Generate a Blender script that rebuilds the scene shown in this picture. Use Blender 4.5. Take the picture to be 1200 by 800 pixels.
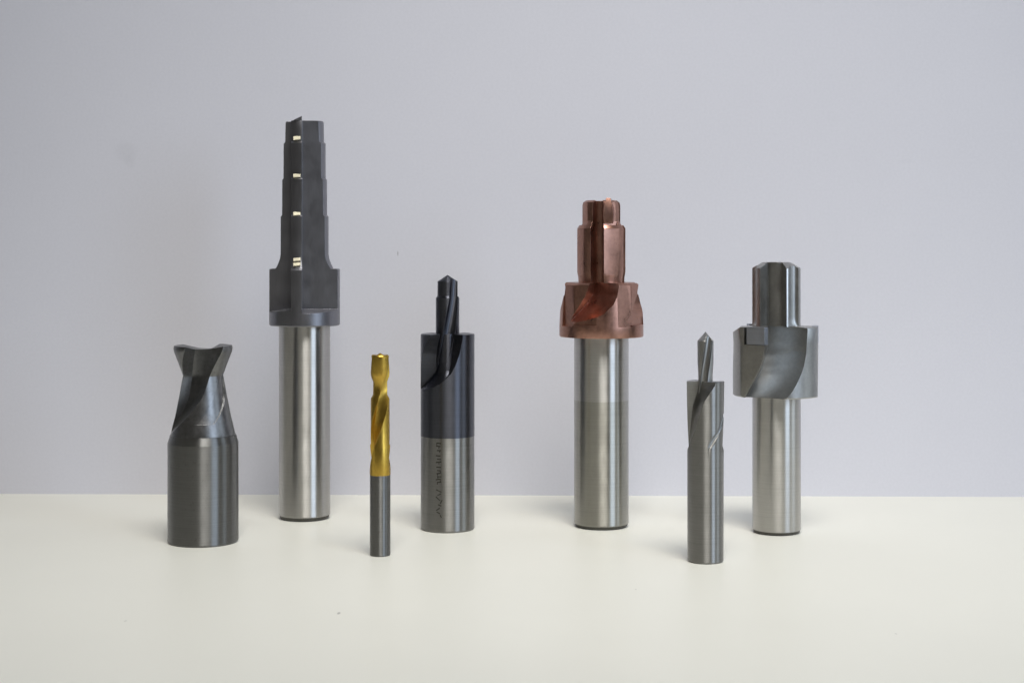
import bpy, bmesh, math, random
from math import radians as R_, sin, cos, pi
from mathutils import Vector, Matrix

random.seed(7)
for o in list(bpy.data.objects):
    bpy.data.objects.remove(o, do_unlink=True)
SC = bpy.context.scene
COL = SC.collection

# ------------------------------------------------------------------ camera
F = 1920.0            # focal length in photo pixels (photo 1200 px wide)
HOR = 280.0           # photo row of the eye level
EYE = 0.1069          # eye height above the table top, metres
cam_d = bpy.data.cameras.new('camera')
cam = bpy.data.objects.new('camera', cam_d)
COL.objects.link(cam)
cam_d.sensor_width = 36.0
cam_d.lens = F / 1200 * 36.0
cam_d.shift_y = -(400 - HOR) / 1200
cam_d.clip_start = 0.01
cam_d.clip_end = 50
cam.location = (0, 0, EYE)
cam.rotation_euler = (R_(90), 0, 0)
SC.camera = cam

# ------------------------------------------------------------------ world and lamps
world = bpy.data.worlds.new('World')
SC.world = world
world.use_nodes = True
bg = world.node_tree.nodes['Background']
bg.inputs['Color'].default_value = (1.0, 0.95, 0.86, 1)
bg.inputs['Strength'].default_value = 0.085

def area(name, loc, target, sx, sy, power, color, spread=180):
    d = bpy.data.lights.new(name, 'AREA')
    d.shape = 'RECTANGLE'; d.size = sx; d.size_y = sy
    d.energy = power; d.color = color; d.spread = R_(spread)
    o = bpy.data.objects.new(name, d)
    COL.objects.link(o)
    o.location = loc
    v = Vector(target) - Vector(loc)
    o.rotation_euler = v.to_track_quat('-Z', 'Y').to_euler()
    return o

area('window_light', (1.50, -0.82, 0.60), (0.02, 0.62, 0.06), 0.75, 1.1, 13.4, (0.66, 0.80, 1.0))
area('side_fill', (1.55, 0.30, 0.50), (0.0, 0.58, 0.08), 0.55, 0.9, 3.6, (0.72, 0.85, 1.0))  # added fill from the right, for highlights on right-hand edges
area('overhead_fill', (0.12, 0.07, 0.96), (0.03, 0.60, 0.02), 0.50, 0.4, 1.12, (1.0, 0.98, 0.94), 51)  # added overhead fill; narrow spread dims the wall towards its top

vs = SC.view_settings
vs.view_transform = 'Standard'
vs.look = 'None'
vs.exposure = 0.0
vs.gamma = 1.0
vs.use_curve_mapping = False
SC.cycles.use_denoising = True
SC.cycles.max_bounces = 10
SC.render.filter_size = 1.8

# ------------------------------------------------------------------ materials
def new_mat(name):
    m = bpy.data.materials.new(name)
    m.use_nodes = True
    nt = m.node_tree
    return m, nt, nt.nodes['Principled BSDF']

def N(nt, typ, **kw):
    n = nt.nodes.new(typ)
    for k, v in kw.items():
        setattr(n, k, v)
    return n

def mapping(nt, scale, src='Object'):
    tc = N(nt, 'ShaderNodeTexCoord')
    mp = N(nt, 'ShaderNodeMapping')
    mp.inputs['Scale'].default_value = scale
    nt.links.new(tc.outputs[src], mp.inputs['Vector'])
    return mp

def metal(name, base, rough=0.3, var=0.12, rvar=0.10, bump=0.25, grain=(60, 60, 5000),
          bevel=0.00012, aniso=0.0, spots=0.0, spot_col=(0.05, 0.045, 0.04)):
    """coated or ground metal: mottled tint, grinding marks, worn roughness, rounded edges"""
    m, nt, p = new_mat(name)
    L = nt.links.new
    p.inputs['Metallic'].default_value = 1.0
    if aniso > 0:                      # turned and ground round: marks run about the axis
        p.inputs['Anisotropic'].default_value = aniso
        p.inputs['Anisotropic Rotation'].default_value = 0.25
        tg = N(nt, 'ShaderNodeTangent', direction_type='RADIAL', axis='Z')
        L(tg.outputs[0], p.inputs['Tangent'])
    # grinding lines
    mg = mapping(nt, grain)
    ng = N(nt, 'ShaderNodeTexNoise'); ng.inputs['Scale'].default_value = 1.0
    ng.inputs['Detail'].default_value = 4.0
    L(mg.outputs[0], ng.inputs['Vector'])
    # blotches
    mb = mapping(nt, (260, 260, 150))
    nb = N(nt, 'ShaderNodeTexNoise'); nb.inputs['Scale'].default_value = 1.0
    nb.inputs['Detail'].default_value = 5.0; nb.inputs['Roughness'].default_value = 0.62
    L(mb.outputs[0], nb.inputs['Vector'])
    mixv = N(nt, 'ShaderNodeMath', operation='ADD')
    L(ng.outputs['Fac'], mixv.inputs[0]); L(nb.outputs['Fac'], mixv.inputs[1])
    cr = N(nt, 'ShaderNodeMapRange')
    cr.inputs['From Min'].default_value = 0.6; cr.inputs['From Max'].default_value = 1.4
    cr.inputs['To Min'].default_value = 1 - var; cr.inputs['To Max'].default_value = 1 + var
    L(mixv.outputs[0], cr.inputs['Value'])
    vm = N(nt, 'ShaderNodeVectorMath', operation='SCALE')
    vm.inputs[0].default_value = base
    L(cr.outputs[0], vm.inputs['Scale'])
    col_out = vm.outputs[0]
    if spots > 0:
        ms = mapping(nt, (700, 700, 500))
        ns = N(nt, 'ShaderNodeTexNoise'); ns.inputs['Scale'].default_value = 1.0
        ns.inputs['Detail'].default_value = 6.0; ns.inputs['Roughness'].default_value = 0.7
        L(ms.outputs[0], ns.inputs['Vector'])
        sr = N(nt, 'ShaderNodeMapRange')
        sr.inputs['From Min'].default_value = 0.58; sr.inputs['From Max'].default_value = 0.72
        sr.inputs['To Max'].default_value = spots
        L(ns.outputs['Fac'], sr.inputs['Value'])
        mx = N(nt, 'ShaderNodeMix', data_type='RGBA')
        L(sr.outputs[0], mx.inputs['Factor'])
        L(vm.outputs[0], mx.inputs['A'])
        mx.inputs['B'].default_value = (*spot_col, 1)
        col_out = mx.outputs['Result']
    L(col_out, p.inputs['Base Color'])
    rr = N(nt, 'ShaderNodeMapRange')
    rr.inputs['From Min'].default_value = 0.3; rr.inputs['From Max'].default_value = 0.7
    rr.inputs['To Min'].default_value = max(0.05, rough - rvar); rr.inputs['To Max'].default_value = rough + rvar
    L(nb.outputs['Fac'], rr.inputs['Value'])
    L(rr.outputs[0], p.inputs['Roughness'])
    bv = N(nt, 'ShaderNodeBevel', samples=4)
    bv.inputs['Radius'].default_value = bevel
    bp = N(nt, 'ShaderNodeBump')
    bp.inputs['Strength'].default_value = bump
    bp.inputs['Distance'].default_value = 0.00002
    L(ng.outputs['Fac'], bp.inputs['Height'])
    L(bv.outputs[0], bp.inputs['Normal'])
    L(bp.outputs[0], p.inputs['Normal'])
    return m

M = {}
M['steel'] = metal('ground_steel', (0.47, 0.46, 0.44), 0.335, 0.10, 0.05, 0.15, aniso=1.0)
M['steel_dull'] = metal('dull_steel', (0.26, 0.256, 0.245), 0.36, 0.14, 0.05, 0.15, aniso=1.0)
M['steel_stained'] = metal('stained_steel_band', (0.38, 0.37, 0.335), 0.335, 0.12, 0.05, 0.15, aniso=1.0)
M['dark_carbide'] = metal('dark_carbide', (0.19, 0.19, 0.185), 0.40, 0.14, 0.05, 0.15, spots=0.25, aniso=1.0)
M['dark_flute'] = metal('dark_ground_cutter', (0.21, 0.21, 0.21), 0.36, 0.18, 0.08, 0.5, grain=(700, 700, 700), spots=0.5)
M['gunmetal'] = metal('gunmetal_coating', (0.235, 0.235, 0.255), 0.38, 0.07, 0.04, 0.3, grain=(1500, 1500, 200))
M['glint'] = metal('painted_glint', (0.97, 0.91, 0.70), 0.42, 0.05, 0.04, 0.1)  # glint partly put into the colour: near-white metal for the step ledges
M['black_coat'] = metal('blue_black_coating', (0.085, 0.088, 0.104), 0.40, 0.12, 0.05, 0.15, aniso=0.9)
M['gold'] = metal('gold_nitride_coating', (0.50, 0.325, 0.060), 0.33, 0.14, 0.08, 0.4, grain=(900, 900, 900))
M['copper'] = metal('copper_coating', (0.38, 0.205, 0.155), 0.34, 0.18, 0.08, 0.5, grain=(800, 800, 800), spots=0.35, spot_col=(0.12, 0.06, 0.04))
M['steel_cut'] = metal('cutter_steel', (0.37, 0.365, 0.35), 0.34, 0.12, 0.05, 0.25, grain=(900, 900, 900))
M['carbide'] = metal('insert_carbide', (0.40, 0.42, 0.47), 0.42, 0.08, 0.05, 0.2)
M['rim_shade'] = metal('painted_rim_shade', (0.10, 0.098, 0.09), 0.5, 0.1, 0.05, 0.2)  # base chamfers: shade close to the table painted as darker steel
M['ink'] = metal('laser_mark', (0.065, 0.062, 0.056), 0.5, 0.1, 0.05, 0.1)

def surface_mat(name, base, rough, coat, marks, fine=1400, amp=0.02, wide=9, wamp=0.015, bump=0.1, spec=0.5):
    m, nt, p = new_mat(name)
    L = nt.links.new
    mp = mapping(nt, (fine, fine, fine))
    n1 = N(nt, 'ShaderNodeTexNoise'); n1.inputs['Scale'].default_value = 1; n1.inputs['Detail'].default_value = 6
    L(mp.outputs[0], n1.inputs['Vector'])
    mp2 = mapping(nt, (wide, wide, wide))
    n2 = N(nt, 'ShaderNodeTexNoise'); n2.inputs['Scale'].default_value = 1; n2.inputs['Detail'].default_value = 4
    L(mp2.outputs[0], n2.inputs['Vector'])
    a = N(nt, 'ShaderNodeMapRange'); a.inputs['From Min'].default_value = 0.3; a.inputs['From Max'].default_value = 0.7
    a.inputs['To Min'].default_value = 1 - amp; a.inputs['To Max'].default_value = 1 + amp
    L(n1.outputs['Fac'], a.inputs['Value'])
    b = N(nt, 'ShaderNodeMapRange'); b.inputs['From Min'].default_value = 0.3; b.inputs['From Max'].default_value = 0.7
    b.inputs['To Min'].default_value = 1 - wamp; b.inputs['To Max'].default_value = 1 + wamp
    L(n2.outputs['Fac'], b.inputs['Value'])
    mu = N(nt, 'ShaderNodeMath', operation='MULTIPLY')
    L(a.outputs[0], mu.inputs[0]); L(b.outputs[0], mu.inputs[1])
    fac = mu.outputs[0]
    tc = N(nt, 'ShaderNodeTexCoord')
    for (pos, scl, strength) in marks:      # specks, scratches and smudges with a shape of their own
        sub = N(nt, 'ShaderNodeVectorMath', operation='SUBTRACT'); sub.inputs[1].default_value = pos
        L(tc.outputs['Object'], sub.inputs[0])
        ml = N(nt, 'ShaderNodeVectorMath', operation='MULTIPLY'); ml.inputs[1].default_value = scl
        L(sub.outputs[0], ml.inputs[0])
        ln = N(nt, 'ShaderNodeVectorMath', operation='LENGTH')
        L(ml.outputs[0], ln.inputs[0])
        mr = N(nt, 'ShaderNodeMapRange', interpolation_type='SMOOTHSTEP')
        mr.inputs['From Min'].default_value = 0.3; mr.inputs['From Max'].default_value = 1.0
        mr.inputs['To Min'].default_value = 1 - strength; mr.inputs['To Max'].default_value = 1.0
        L(ln.outputs['Value'], mr.inputs['Value'])
        m2 = N(nt, 'ShaderNodeMath', operation='MULTIPLY')
        L(fac, m2.inputs[0]); L(mr.outputs[0], m2.inputs[1])
        fac = m2.outputs[0]
    vm = N(nt, 'ShaderNodeVectorMath', operation='SCALE'); vm.inputs[0].default_value = base
    L(fac, vm.inputs['Scale'])
    L(vm.outputs[0], p.inputs['Base Color'])
    p.inputs['Roughness'].default_value = rough
    p.inputs['Specular IOR Level'].default_value = spec
    p.inputs['Coat Weight'].default_value = coat
    bp = N(nt, 'ShaderNodeBump'); bp.inputs['Strength'].default_value = bump; bp.inputs['Distance'].default_value = 0.0001
    L(n1.outputs['Fac'], bp.inputs['Height']); L(bp.outputs[0], p.inputs['Normal'])
    return m

# ------------------------------------------------------------------ mesh helpers (input in mm)
MM = 0.001
def link(name, me, mat, parent=None, loc=None):
    o = bpy.data.objects.new(name, me)
    COL.objects.link(o)
    if mat: me.materials.clear(); me.materials.append(mat)
    if parent: o.parent = parent
    if loc: o.location = loc
    return o

def mesh_from(verts, faces, name='m'):
    bm = bmesh.new()
    vv = [bm.verts.new((x * MM, y * MM, z * MM)) for x, y, z in verts]
    for f in faces:
        bm.faces.new([vv[i] for i in f])
    bmesh.ops.remove_doubles(bm, verts=bm.verts, dist=1e-7)
    bmesh.ops.recalc_face_normals(bm, faces=bm.faces)
    me = bpy.data.meshes.new(name)
    bm.to_mesh(me); bm.free()
    return me

def lathe(profile, seg=144, name='m', t0=0.0):
    """profile: (radius, z) from bottom to top, closed at both ends"""
    verts, faces, rings = [], [], []
    for r, z in profile:
        if r < 1e-6:
            rings.append([len(verts)]); verts.append((0, 0, z))
        else:
            i0 = len(verts)
            for k in range(seg):
                a = 2 * pi * k / seg + t0
                verts.append((r * cos(a), r * sin(a), z))
            rings.append(list(range(i0, i0 + seg)))
    for A, B in zip(rings, rings[1:]):
        for k in range(seg):
            k2 = (k + 1) % seg
            if len(A) == 1 and len(B) == 1: continue
            if len(A) == 1: faces.append((A[0], B[k2], B[k]))
            elif len(B) == 1: faces.append((A[k], A[k2], B[0]))
            else: faces.append((A[k], A[k2], B[k2], B[k]))
    if len(rings[0]) > 1: faces.append(tuple(reversed(rings[0])))
    if len(rings[-1]) > 1: faces.append(tuple(rings[-1]))
    return mesh_from(verts, faces, name)

def loft(sections, name='m'):
    """sections: list of lists of (x,y,z), same count each; capped"""
    n = len(sections[0])
    verts = [p for s in sections for p in s]
    faces = []
    for i in range(len(sections) - 1):
        for k in range(n):
            k2 = (k + 1) % n
            faces.append((i * n + k, i * n + k2, (i + 1) * n + k2, (i + 1) * n + k))
    faces.append(tuple(reversed(range(n))))
    faces.append(tuple(range((len(sections) - 1) * n, len(sections) * n)))
    return mesh_from(verts, faces, name)

def interp(table, x):
    """piecewise smooth-linear lookup; table sorted by x"""
    if x <= table[0][0]: return table[0][1]
    for (x0, y0), (x1, y1) in zip(table, table[1:]):
        if x <= x1:
            return y0 + (y1 - y0) * (x - x0) / (x1 - x0)
    return table[-1][1]

def u_section(theta, off, rf, z, far=40.0, flare=0.0, n=14):
    t = R_(theta); c, s = cos(t), sin(t)
    loc = [(far, rf + flare)]
    for i in range(n + 1):
        a = pi / 2 + pi * i / n
        loc.append((off + rf * cos(a), rf * sin(a)))
    loc.append((far, -rf - flare))
    return [(u * c - v * s, u * s + v * c, z) for u, v in loc]

def scoop_section(t1, t2, tm, ri, Rr, z, far=3.0, n=16):
    """concave flute: edges on radius Rr at angles t1 < t2, deepest radius ri at angle tm"""
    p1 = Vector((Rr * cos(R_(t1)), Rr * sin(R_(t1)))); p2 = Vector((Rr * cos(R_(t2)), Rr * sin(R_(t2))))
    mm = Vector((ri * cos(R_(tm)), ri * sin(R_(tm))))
    c = 2 * mm - (p1 + p2) / 2
    pts = [p1 * far]
    for i in range(n + 1):
        t = i / n
        pts.append(p1 * (1 - t) ** 2 + c * 2 * t * (1 - t) + p2 * t * t)
    pts.append(p2 * far)
    mid = (t1 + t2) / 2
    q = (p1 * far).length * 1.6
    pts.append(Vector((q * cos(R_(mid)), q * sin(R_(mid)))))
    return [(p.x, p.y, z) for p in pts]

def sector_section(t1, t2, ri, z, far=45.0, n=12):
    """gash with radial walls at t1 < t2 and a round floor of radius ri"""
    pts = []
    for i in range(n + 1):
        a = R_(t1 + (t2 - t1) * i / n); pts.append((ri * cos(a), ri * sin(a), z))
    for i in range(n + 1):
        a = R_(t2 + (t1 - t2) * i / n); pts.append((far * cos(a), far * sin(a), z))
    return pts

def gash_section(t1, t2, ri, Rr, z, far=3.0, n=16, lead=4.0, undercut=0.0, belly=0.84):
    """flute with a radial cutting face at t1 and a concave back rising to t2"""
    P = lambda rr, t: Vector((rr * cos(R_(t)), rr * sin(R_(t))))
    p1, p2, q = P(Rr, t1), P(Rr, t2), P(min(ri, Rr * 0.995), t1 + (lead if undercut == 0 else -undercut * max(0.0, 1 - ri / Rr)))
    c = (q * 0.5 + p2 * 0.5) * (1 - (1 - belly) * min(1.0, max(0.0, (1 - ri / Rr) * 2.2)))
    pts = [p1 * far, p1]
    for i in range(n + 1):
        t = i / n
        pts.append(q * (1 - t) ** 2 + c * 2 * t * (1 - t) + p2 * t * t)
    pts.append(p2 * far)
    pts.append(P(Rr * far * 1.6, (t1 + t2) / 2))
    return [(p.x, p.y, z) for p in pts]

def spin(me, ang):
    m2 = me.copy(); m2.transform(Matrix.Rotation(R_(ang), 4, 'Z')); return m2

def cut(me, cutters, op='DIFFERENCE'):
    """boolean each cutter mesh out of me"""
    o = bpy.data.objects.new('work', me); COL.objects.link(o)
    tmp = []
    for c in cutters:
        co = bpy.data.objects.new('work_cutter', c); COL.objects.link(co); tmp.append(co)
        md = o.modifiers.new('b', 'BOOLEAN'); md.operation = op; md.solver = 'EXACT'; md.object = co
    dg = bpy.context.evaluated_depsgraph_get(); dg.update()
    out = bpy.data.meshes.new_from_object(o.evaluated_get(dg))
    for t in tmp + [o]:
        bpy.data.objects.remove(t, do_unlink=True)
    return out

def finish(me, angle=32):
    bm = bmesh.new(); bm.from_mesh(me)
    bmesh.ops.remove_doubles(bm, verts=bm.verts, dist=2e-6)
    bmesh.ops.dissolve_degenerate(bm, edges=bm.edges, dist=2e-6)
    bm.to_mesh(me); bm.free()
    me.polygons.foreach_set('use_smooth', [True] * len(me.polygons))
    me.set_sharp_from_angle(angle=R_(angle))
    me.update()
    return me

class Tool:
    """one standing cutter; photo measures (axis column, base row) give its place and its scale"""
    def __init__(self, name, label, cat, cx, base, rotz=0):
        self.cx, self.base = cx, base
        self.depth = EYE * F / (base - HOR)
        self.s = self.depth / F * 1000          # mm per photo pixel
        self.e = bpy.data.objects.new(name, None)
        COL.objects.link(self.e)
        self.e.empty_display_size = 0.01
        self.e.location = ((cx - 600) * self.depth / F, self.depth, 0)
        # turn so that local -Y faces the camera
        self.e.rotation_euler = (0, 0, -math.atan2((cx - 600), F) + R_(rotz))
        self.e['label'] = label; self.e['category'] = cat
    def z(self, py): return (self.base - py) * self.s
    def r(self, px): return px * self.s
    def part(self, name, me, mat, angle=32, parent=None):
        return link(name, finish(me, angle), mat, parent or self.e)

def zrange(za, zb, n):
    return [za + (zb - za) * i / n for i in range(n + 1)]

# ------------------------------------------------------------------ setting
def plane_obj(name, sx, y0, y1, z0, z1, mat):
    me = mesh_from([(-sx, y0, z0), (sx, y0, z0), (sx, y1, z0), (-sx, y1, z0),
                    (-sx, y0, z1), (sx, y0, z1), (sx, y1, z1), (-sx, y1, z1)],
                   [(0, 1, 2, 3), (4, 5, 6, 7), (0, 1, 5, 4), (1, 2, 6, 5), (2, 3, 7, 6), (3, 0, 4, 7)], name)
    o = link(name, me, mat)
    o['kind'] = 'structure'
    return o

def on_table(px, py):
    d = EYE * F / (py - HOR); return ((px - 600) * d / F, d, 0.0)
WALL_D = 0.684
def on_wall(px, py):     # wall object's own coordinates (origin at wall foot)
    return ((px - 600) * WALL_D / F, 0.0, EYE - (py - HOR) * WALL_D / F)

table_marks = [(on_table(397, 718), (1500, 500, 1500), 0.45), (on_table(147, 727), (1600, 700, 1600), 0.18),
               (on_table(745, 690), (2200, 900, 2000), 0.2), (on_table(1050, 742), (2200, 900, 2000), 0.2)]
M['table'] = surface_mat('cream_laminate', (0.78, 0.77, 0.695), 0.42, 0.0, table_marks, 1700, 0.010, 14, 0.012, 0.04, 0.35)
wall_marks = [(on_wall(466, 297), (3400, 300, 700), 0.45), (on_wall(145, 178), (150, 60, 170), 0.045),
              (on_wall(150, 190), (300, 60, 260), 0.03), (on_wall(1060, 190), (200, 60, 800), 0.02)]
M['wall'] = surface_mat('grey_white_wall', (0.63, 0.625, 0.675), 0.75, 0.0, wall_marks, 900, 0.018, 11, 0.012, 0.12, 0.25)
table = plane_obj('table', 900, 250, 760, -28, 0, M['table'])
wall = plane_obj('wall', 1100, 0, 40, -60, 900, M['wall'])
wall.location = (0, WALL_D, 0)
wall.rotation_euler = (0, 0, -R_(1.1))
# the table top stops at the wall: cut its back along the wall face
for v in table.data.vertices:
    if v.co.y > 0.5:
        v.co.y = WALL_D - v.co.x * math.tan(R_(1.1)) + 0.004

def shank_profile(r, z0, z1, ch=0.6):
    return [(r - ch, z0), (r, z0 + ch * 1.2), (r, z1)]

# ------------------------------------------------------------------ 1 dark waisted cutter
def build_waisted():
    T = Tool('flared_end_mill', 'short thick dark grey cutter with waisted spiral neck and flared tip', 'end mill', 238, 634)
    z, r = T.z, T.r
    zr = z(509)
    T.part('shank', lathe([(r(39.6), 0), (r(40.8), r(1.5)), (r(41), r(2)), (r(41), zr - r(9)), (r(38.2), zr - 0.02)]), M['dark_carbide'], 10)
    outline = [(37.4, 509), (37.2, 506.5), (32.6, 489), (27.8, 465), (23.6, 441), (23.2, 439.5), (27.6, 427), (33.4, 412), (34.2, 408), (33.6, 404.6)]
    body = lathe([(r(a), z(b) if b < 509 else zr) for a, b in outline] + [(r(16), z(408)), (0, z(410))], 176)
    rad_at = lambda py: interp(sorted((b, a) for a, b in outline), py)
    edge = [(398, -42), (410, -50), (425, -60), (440, -71), (465, -93), (480, -115), (490, -130), (510, -168)]
    secs, secs2 = [], []
    for q in zrange(z(509.5), z(398), 56):
        py = T.base - q / T.s
        t2 = interp(edge, py)
        t1 = interp([(398, -122), (410, -128), (425, -146), (440, -166), (465, -171), (485, -174), (510, -190)], py)
        ri = interp([(398, 3.6), (440, 3.7), (465, 4.9), (480, 6.8), (495, 9.3), (510, 11.9)], py)
        secs.append(gash_section(t1, t2, ri, r(rad_at(py)) + 0.35, q, undercut=20, belly=0.72))
    g = loft(secs)
    cs = [g, spin(g, 180)]
    for q in zrange(z(494), z(437), 30):      # clearance ground behind each land, ending in a step
        py = T.base - q / T.s
        t2 = interp(edge, py)
        dep = interp([(437, 0.1), (446, 0.6), (480, 0.6), (494, 0.3)], py)
        secs2.append(sector_section(t2 + 30, t2 + 68, r(rad_at(py)) - dep, q, far=25))
    g2 = loft(secs2)
    cs += [g2, spin(g2, 180)]
    T.part('cutting_head', cut(body, cs), M['dark_flute'], 28)
build_waisted()

# ------------------------------------------------------------------ 2 tall stepped cutter
def build_stepped():
    T = Tool('step_reamer', 'tallest tool, dark grey four-step cutter with collar on bright steel shank', 'step cutter', 357, 606.5)
    z, r = T.z, T.r
    zc = z(381)
    T.part('shank', lathe([(r(29.4), r(4.4)), (r(30), r(5.2)), (r(30), zc - 0.02)]), M['steel'])
    T.part('base_chamfer', lathe([(r(26.5), 0), (r(28.2), r(1)), (r(29.3), r(4.36))]), M['rim_shade'])
    prof = [(r(40), zc), (r(41.2), zc + r(1.2)), (r(41.2), z(316)), (r(40.4), z(315)), (r(33.6), z(314.4)), (r(31.0), z(309)), (r(28.9), z(303)), (r(28.1), z(298)),
            (r(28.0), z(254)), (r(26.4), z(252.2)), (r(26.2), z(211)), (r(24.8), z(209.2)), (r(24.6), z(168.6)), (r(22.8), z(166.8)), (r(22.4), z(144)), (r(21.6), z(142.5))]
    body = lathe(prof, 160)
    x0, y0 = r(-3.0), r(-15.5)
    far = r(70)
    zt = z(130)
    def corner():      # square-sided flute whose floor falls gently outwards
        zi, zo = z(361.5), z(370)
        v = [(x0, y0, zi), (far, y0, zi), (far, -far, zo), (x0, -far, zo), (x0, y0, zt), (far, y0, zt), (far, -far, zt), (x0, -far, zt)]
        return mesh_from(v, [(0, 1, 2, 3), (4, 5, 6, 7), (0, 1, 5, 4), (1, 2, 6, 5), (2, 3, 7, 6), (3, 0, 4, 7)])
    c0 = corner()
    # narrow the teeth: relief slice behind each land
    head = T.part('stepped_head', cut(body, [spin(c0, a) for a in (0, 90, 180, 270)]), M['gunmetal'], 30)
    # pale wedges added to stand for the glints on the front tooth's ledges
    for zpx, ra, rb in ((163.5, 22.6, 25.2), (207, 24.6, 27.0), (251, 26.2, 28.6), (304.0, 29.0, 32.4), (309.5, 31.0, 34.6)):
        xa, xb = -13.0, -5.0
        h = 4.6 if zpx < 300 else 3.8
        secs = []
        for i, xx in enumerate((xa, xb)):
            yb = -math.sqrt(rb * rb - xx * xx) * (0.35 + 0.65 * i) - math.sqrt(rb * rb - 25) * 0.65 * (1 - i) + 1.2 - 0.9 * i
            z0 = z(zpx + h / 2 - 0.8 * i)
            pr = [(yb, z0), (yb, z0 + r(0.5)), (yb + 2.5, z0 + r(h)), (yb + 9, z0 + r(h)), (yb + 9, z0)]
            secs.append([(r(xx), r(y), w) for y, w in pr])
        T.part('glint_wedge', loft(secs), M['glint'], 25, head)
    # pointed blade tip on the front tooth
    w = [(r(-12.5), r(-21)), (r(-3.2), r(-21.8)), (r(-3.2), r(-9)), (r(-12.5), r(-9))]
    v = [(x, y, z(142.7)) for x, y in w] + [(w[0][0], w[0][1], z(142.2)), (w[1][0], w[1][1], z(137.6)), (w[2][0], w[2][1], z(138.2)), (w[3][0], w[3][1], z(142.2))]
    T.part('blade_tip', mesh_from(v, [(0, 1, 2, 3), (4, 5, 6, 7), (0, 1, 5, 4), (1, 2, 6, 5), (2, 3, 7, 6), (3, 0, 4, 7)]), M['gunmetal'], 30, head)
build_stepped()

# ------------------------------------------------------------------ 3 golden drill
def build_gold():
    T = Tool('golden_drill', 'thin gold-coated spiral step drill with plain grey shank', 'drill bit', 445.5, 650)
    z, r = T.z, T.r
    zc = z(556)
    T.part('shank', lathe([(r(11.2), 0), (r(12), r(1)), (r(12), zc - 0.01)], 96), M['dark_carbide'])
    body = lathe([(r(12), zc), (r(12.2), zc + 0.3), (r(12.2), z(522)), (r(11.1), z(519)), (r(11.0), z(467)), (r(8.4), z(462)), (r(8.2), z(447)),
                  (r(10.8), z(441)), (r(11.5), z(437)), (r(11.6), z(417)), (r(10.8), z(415.8)), (0, z(416.5))], 120)
    secs = []
    for q in zrange(z(553), z(408), 90):
        py = T.base - q / T.s
        t2 = -52 + 6.4 * (q - z(485)) if py > 455 else -52 + 6.4 * (z(455) - z(485)) + 3.0 * (q - z(455))
        w = interp([(408, 62), (440, 66), (462, 80), (520, 76), (540, 62), (553, 30)], py)
        ri = interp([(408, 1.9), (440, 1.8), (462, 1.4), (475, 1.8), (520, 2.0), (538, 2.5), (553, 3.7)], py)
        secs.append(gash_section(t2 - w, t2, ri, r(12.2) + 0.15, q, undercut=20, belly=0.75))
    a = loft(secs)
    T.part('spiral_flutes', cut(body, [a, spin(a, 180)]), M['gold'], 30)
    # small centre point between the end teeth
    T.part('centre_point', lathe([(r(4.2), z(421)), (r(4.0), z(416)), (r(1.2), z(413.8)), (0, z(413.4))], 32), M['gold'], 40)
build_gold()

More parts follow.
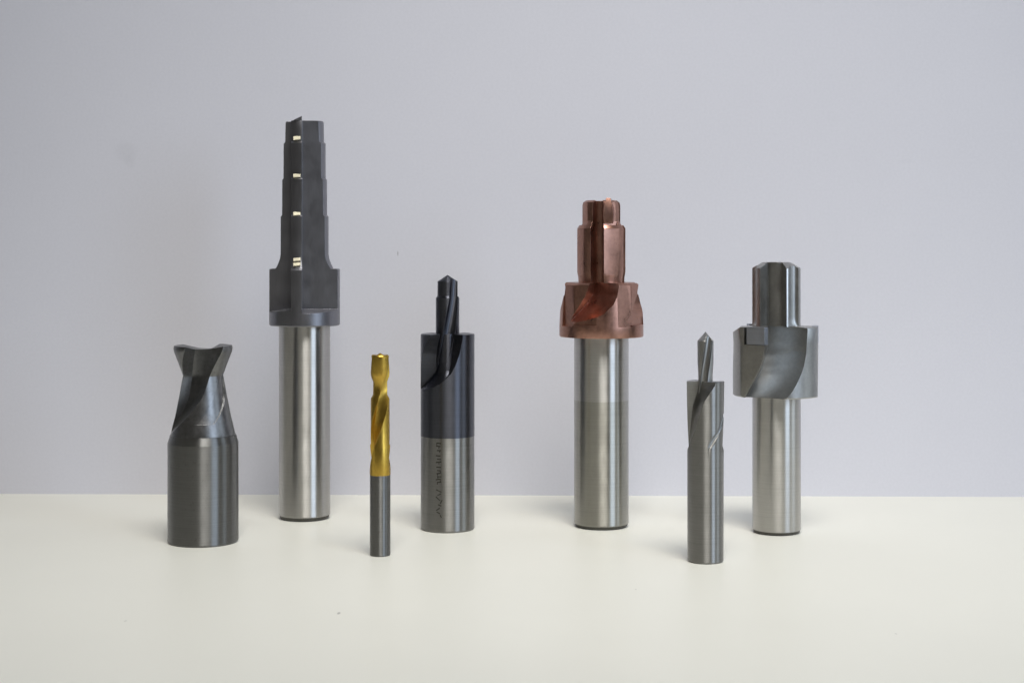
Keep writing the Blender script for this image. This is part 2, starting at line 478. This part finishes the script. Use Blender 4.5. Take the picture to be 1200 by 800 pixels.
# ------------------------------------------------------------------ 4 black coated counterbore drill
def build_black():
    T = Tool('counterbore_drill', 'black-coated step drill with thick body and engraved grey shank', 'drill bit', 524.5, 619)
    z, r = T.z, T.r
    zc, zt = z(510), z(391)
    shank = T.part('shank', lathe([(r(30), 0), (r(31.5), r(2)), (r(31.5), zc - 0.015)]), M['steel_dull'])
    body = lathe([(r(31.6), zc), (r(31.6), zt - 0.25), (r(31.0), zt)], 160)
    # wide gashes that run out low on the body
    secs = []
    for q in zrange(z(456), z(386), 36):
        py = T.base - q / T.s
        t1 = interp([(386, -124), (392, -128), (404, -146), (414, -160), (430, -168), (456, -174)], py)
        t2 = interp([(386, -55), (396, -57), (412, -64), (425, -73), (436, -84), (446, -104), (452, -124), (456, -150)], py)
        ri = interp([(386, 3.2), (425, 3.6), (436, 4.6), (446, 7.4), (456, 10.2)], py)
        secs.append(sector_section(t1, t2, ri, q))
    g = loft(secs)
    T.part('counterbore_body', cut(body, [g, spin(g, 180)]), M['black_coat'], 28)
    core = lathe([(r(12.5), z(448)), (r(13.8), z(440)), (r(13.8), z(349)), (r(11.9), z(346.5)), (r(11.8), z(329.6)), (0, z(322))], 120)
    secs = []
    for q in zrange(z(462), z(316), 60):
        py = T.base - q / T.s
        th = interp([(316, -38), (330, -42), (350, -50), (375, -70), (390, -82), (410, -104), (430, -128), (462, -172)], py)
        secs.append(u_section(th, 4.5, 2.4, q, far=14, flare=0.9))
    a = loft(secs)
    T.part('pilot_drill', cut(core, [a, spin(a, 180)]), M['black_coat'], 28)
    # engraved marking, running up the shank (not legible in the photograph): dark strokes lying on the curved wall
    rad = r(31.5) + 0.012
    def stroke(p0, p1, w):
        (u0, v0), (u1, v1) = p0, p1          # u = column px from the axis along the arc, v = row px
        du, dv = u1 - u0, v1 - v0; L = math.hypot(du, dv); nu, nv = -dv / L * w / 2, du / L * w / 2
        secs = []
        for i in range(4):
            t = i / 3
            cu, cv = u0 + du * t, v0 + dv * t
            quad = []
            for (sg, dr) in ((1, -0.03), (-1, -0.03), (-1, 0.0), (1, 0.0)):
                a = R_(-90) + (cu + sg * nu) / 31.5
                quad.append(((rad + dr) * cos(a), (rad + dr) * sin(a), z(cv + sg * nv)))
            secs.append(quad)
        return loft(secs)
    marks = []
    uL, uR = -14.0, -7.2
    rnd = random.Random(3)
    for v in (515.5, 519, 523.5, 530, 533.5, 537, 543, 546.5, 550, 553.5, 557, 560.5):
        j = rnd.uniform(-0.8, 0.8)
        marks.append(((uL + rnd.uniform(0, 1.6), v + j), (uR - rnd.uniform(0, 1.2), v + rnd.uniform(-0.6, 0.6)), rnd.uniform(1.0, 1.7)))
        if rnd.random() < 0.6:
            u = rnd.uniform(uL + 1, uR - 1); marks.append(((u, v - 0.4), (u + rnd.uniform(-.5, .5), v + 2.6), 1.1))
    marks += [((uL + .5, 569), (uR, 571.5), 1.3), ((uR - .5, 573.5), (uL + 2, 575.5), 1.3), ((uL, 577), (uR - 1.5, 581.5), 1.3), ((uR + 1, 580.5), (uR - 1.5, 585), 1.3),
              ((uL + 2.5, 586), (uR, 587.5), 1.4), ((uR - 2, 590), (uL + .5, 593), 1.4), ((uL + 1, 594.5), (uR - 1.5, 596.5), 1.4), ((uR - 1.5, 598), (uR, 601), 1.3)]
    for p0, p1, w in marks:
        T.part('engraved_stroke', stroke(p0, p1, w * 0.9), M['ink'], 30, shank)
build_black()

# ------------------------------------------------------------------ 5 copper coated countersink cutter
def build_copper():
    T = Tool('copper_step_cutter', 'copper-brown coated step cutter with toothed head on steel shank', 'step cutter', 704.7, 616)
    z, r = T.z, T.r
    zc = z(394)
    zb = z(468)
    T.part('shank', lathe([(r(31.4), r(4.0)), (r(32), r(4.9)), (r(32), zb - 0.004)]), M['steel_stained'])
    T.part('base_chamfer', lathe([(r(28.6), 0), (r(30.2), r(1.4)), (r(31.3), r(3.96))]), M['rim_shade'])
    T.part('upper_shank', lathe([(r(32.05), zb), (r(32.05), zc - 0.01)]), M['steel'])
    body = lathe([(r(48.6), zc), (r(49.2), zc + r(1.4)), (r(49.2), z(382)), (r(48.2), z(362)), (r(47.0), z(337)), (r(46.0), z(333.5)), (r(43.5), z(331.2)), (r(26), z(330.6))], 160)
    secs = []
    for q in zrange(z(381), z(324), 30):
        py = T.base - q / T.s
        t1 = interp([(324, -107), (332, -107), (345, -113), (360, -125), (372, -136), (381, -143)], py)
        t2 = interp([(324, -62), (334, -63), (345, -66), (356, -73), (366, -86), (374, -104), (381, -136)], py)
        ri = interp([(324, 3.8), (345, 4.6), (355, 7.4), (366, 11.6), (375, 14.6), (381, 15.9)], py)
        secs.append(gash_section(t1, t2, ri, r(49.2) + 0.25, q, undercut=26, belly=0.8))
    g = loft(secs)
    body = cut(body, [spin(g, a) for a in (0, 90, 180, 270)])
    # flat clearance facets on the lobes
    def facet(ang, dist, za, zb2, half):
        c, s = cos(R_(ang)), sin(R_(ang)); o = 30
        def P(u, v, zz): return (u * c - v * s, u * s + v * c, zz)
        v = [P(dist, -half, za), P(dist, half, za), P(o, half, za), P(o, -half, za), P(dist, -half, zb2), P(dist, half, zb2), P(o, half, zb2), P(o, -half, zb2)]
        return mesh_from(v, [(0, 1, 2, 3), (4, 5, 6, 7), (0, 1, 5, 4), (1, 2, 6, 5), (2, 3, 7, 6), (3, 0, 4, 7)])
    fs = [facet(a - 55, r(45.6), z(381), z(322), r(10)) for a in (0, 90, 180, 270)]
    fs += [facet(a - 27, r(44.9), z(379.4), z(320), r(17)) for a in (0, 90, 180, 270)]
    head = T.part('toothed_body', cut(body, fs), M['copper'], 26)
    pil = lathe([(r(27), z(331.2)), (r(27.3), z(325)), (r(28.5), z(318)), (r(28.6), z(268)), (r(26), z(264)), (r(22.6), z(259)),
                 (r(22.6), z(242)), (r(21.5), z(237.5)), (r(18), z(235)), (r(8), z(236.5)), (0, z(238))], 144)
    secs = []
    for q in zrange(z(336), z(226), 20):
        secs.append(sector_section(-116, -84, 4.0, q))
    f = loft(secs)
    pil = cut(pil, [spin(f, a) for a in (0, 90, 180, 270)])
    fs = [facet(a - 66, r(27.0), z(322), z(268), 3.0) for a in (0, 90, 180, 270)] + [facet(a - 66, r(21.2), z(264), z(226), 3.2) for a in (0, 90, 180, 270)]
    T.part('fluted_pilot', cut(pil, fs), M['copper'], 26)
    # ground nib standing up on the front right tooth
    c, s = r(8.2), r(-17.5)
    T.part('end_tooth', loft([[(c + r(dx) * k, s + r(dy) * k, zz) for dx, dy in ((-5, -6), (4.5, -4.5), (6, 3), (0, 6), (-6, 3))]
                              for k, zz in ((1.0, z(262)), (1.25, z(252)), (1.1, z(242)), (0.45, z(232.5)))]), M['copper'], 30)
build_copper()

# ------------------------------------------------------------------ 6 small uncoated step drill
def build_small():
    T = Tool('small_step_drill', 'small bare steel drill with short narrow tip and chipped flute', 'drill bit', 826.7, 657)
    z, r = T.z, T.r
    zt = z(446.5)
    body = lathe([(r(19.6), 0), (r(21), r(1.8)), (r(21.2), z(540)), (r(21.6), z(470)), (r(22), zt - 0.2), (r(21.6), zt)], 144)
    secs = []
    for q in zrange(z(530), z(440), 36):
        py = T.base - q / T.s
        t1 = interp([(440, -160), (450, -166), (480, -186), (530, -205)], py)
        t2 = interp([(440, -52), (450, -60), (462, -82), (472, -98), (500, -118), (522, -150), (530, -175)], py)
        ri = interp([(440, 2.1), (458, 2.6), (475, 4.2), (505, 5.3), (530, 6.2)], py)
        secs.append(gash_section(t1, t2, ri, r(22) + 0.2, q, undercut=10, belly=0.75))
    g = loft(secs)
    # the opposite flute's run-out: a shallow scoop climbing the right flank
    secs = []
    for q in zrange(z(527), z(484), 24):
        py = T.base - q / T.s
        th = interp([(484, -14), (498, -34), (512, -62), (527, -84)], py)
        off = interp([(484, 5.75), (492, 5.5), (503, 5.85), (513, 5.6), (520, 5.75), (524, 6.1), (527, 7.6)], py)
        w = interp([(484, 2.4), (500, 1.5), (512, 2.3), (522, 1.7), (527, 0.8)], py)
        secs.append(u_section(th, off + w, w, q, far=12, flare=0.4))
    gr = loft(secs)
    T.part('shank_and_body', cut(body, [g, spin(g, 180), gr]), M['steel_dull'], 28)
    core = lathe([(r(8.2), z(462)), (r(8.4), z(440)), (r(9.2), z(425)), (r(9.4), z(399.5)), (0, z(388.5))], 96)
    secs = []
    for q in zrange(z(470), z(380), 40):
        py = T.base - q / T.s
        th = interp([(380, -112), (400, -90), (470, 20)], py) * 1.0
        th = -55 - 3.6 * (z(395) - q)
        secs.append(u_section(th, 2.6, 1.4, q, far=9, flare=0.5))
    a = loft(secs)
    T.part('pilot_drill', cut(core, [a, spin(a, 180)]), M['steel_cut'], 28)
build_small()

# ------------------------------------------------------------------ 7 steel counterbore with wide scoop flutes
def build_counterbore():
    T = Tool('counterbore_cutter', 'bare steel counterbore with wide fluted head and blunt fluted pilot', 'counterbore', 910, 623)
    z, r = T.z, T.r
    zc = z(463)
    T.part('shank', lathe([(r(27.7), r(3.8)), (r(28.2), r(4.6)), (r(28.2), zc - 0.01)]), M['steel'])
    T.part('base_chamfer', lathe([(r(25), 0), (r(26.8), r(1.2)), (r(27.6), r(3.76))]), M['rim_shade'])
    body = lathe([(r(49.5), zc), (r(50.8), zc + r(1.2)), (r(51), z(400)), (r(52), z(384)), (r(51.2), z(382)), (r(20), z(381))], 176)
    secs = []
    for q in zrange(z(470), z(372), 36):
        py = T.base - q / T.s
        t1 = interp([(372, -105), (405, -105), (418, -108), (430, -113), (445, -122), (456, -130), (470, -140)], py)
        t2 = interp([(372, -47), (410, -48), (425, -52), (436, -57), (446, -63), (456, -70), (470, -84)], py)
        ri = interp([(372, 4.3), (400, 4.5), (415, 5.4), (428, 7.2), (442, 9.8), (455, 12.4), (470, 15.2)], py)
        secs.append(gash_section(t1, t2, ri, r(52) + 0.1, q, undercut=38, belly=0.62))
    g = loft(secs)
    body = cut(body, [spin(g, a) for a in (0, 120, 240)])
    def slab(ang, d0, d1, za, zb, h0, h1):
        c, s = cos(R_(ang)), sin(R_(ang))
        def P(u, v, zz): return (u * c - v * s, u * s + v * c, zz)
        v = [P(d0, h0, za), P(d0, h1, za), P(d1, h1, za), P(d1, h0, za), P(d0, h0, zb), P(d0, h1, zb), P(d1, h1, zb), P(d1, h0, zb)]
        return mesh_from(v, [(0, 1, 2, 3), (4, 5, 6, 7), (0, 1, 5, 4), (1, 2, 6, 5), (2, 3, 7, 6), (3, 0, 4, 7)])
    AN = -123
    d = r(47.8)
    cutters = []
    for k in (0, 120, 240):
        cutters.append(slab(AN + k, d, d + 20, z(475), z(372), -20, 20))
        cutters.append(slab(AN + k, d - r(7), d + 10, z(402), z(370), -r(13), r(26)))
    wedge = [(-66, 400.4), (-33.5, 376.1), (-66, 370)]          # ground-off corner on the left wing
    cutters.append(loft([[(r(a), y, z(b)) for a, b in wedge] for y in (-30, 30)]))
    head = T.part('fluted_body', cut(body, cutters), M['steel_cut'], 26)
    # brazed carbide plates seated in the pockets
    for k in (0, 120, 240):
        T.part('carbide_insert', slab(AN + k, d - r(6.9), d + r(0.2), z(401.4), z(381.3), -r(9.5), r(15)), M['carbide'], 30, head)
    pil = lathe([(r(28.6), z(381.8)), (r(28.2), z(378)), (r(28.2), z(315)), (r(27.6), z(313.5)), (r(16), z(307.2)), (0, z(306.8))], 144)
    secs = []
    for q in zrange(z(386), z(300), 14):
        secs.append(sector_section(-131, -66, 4.5, q))
    f = loft(secs)
    secs = []
    for q in zrange(z(388), z(300), 24):      # second, shallow relief on each land
        py = T.base - q / T.s
        ri = interp([(300, 7.2), (376, 7.2), (382, 7.9), (388, 9.2)], py)
        secs.append(scoop_section(-62, -26, -40, ri, r(28.2) + 0.1, q))
    f2 = loft(secs)
    T.part('fluted_pilot', cut(pil, [spin(f, a) for a in (0, 120, 240)] + [spin(f2, a) for a in (0, 120, 240)]), M['steel_cut'], 26)
build_counterbore()
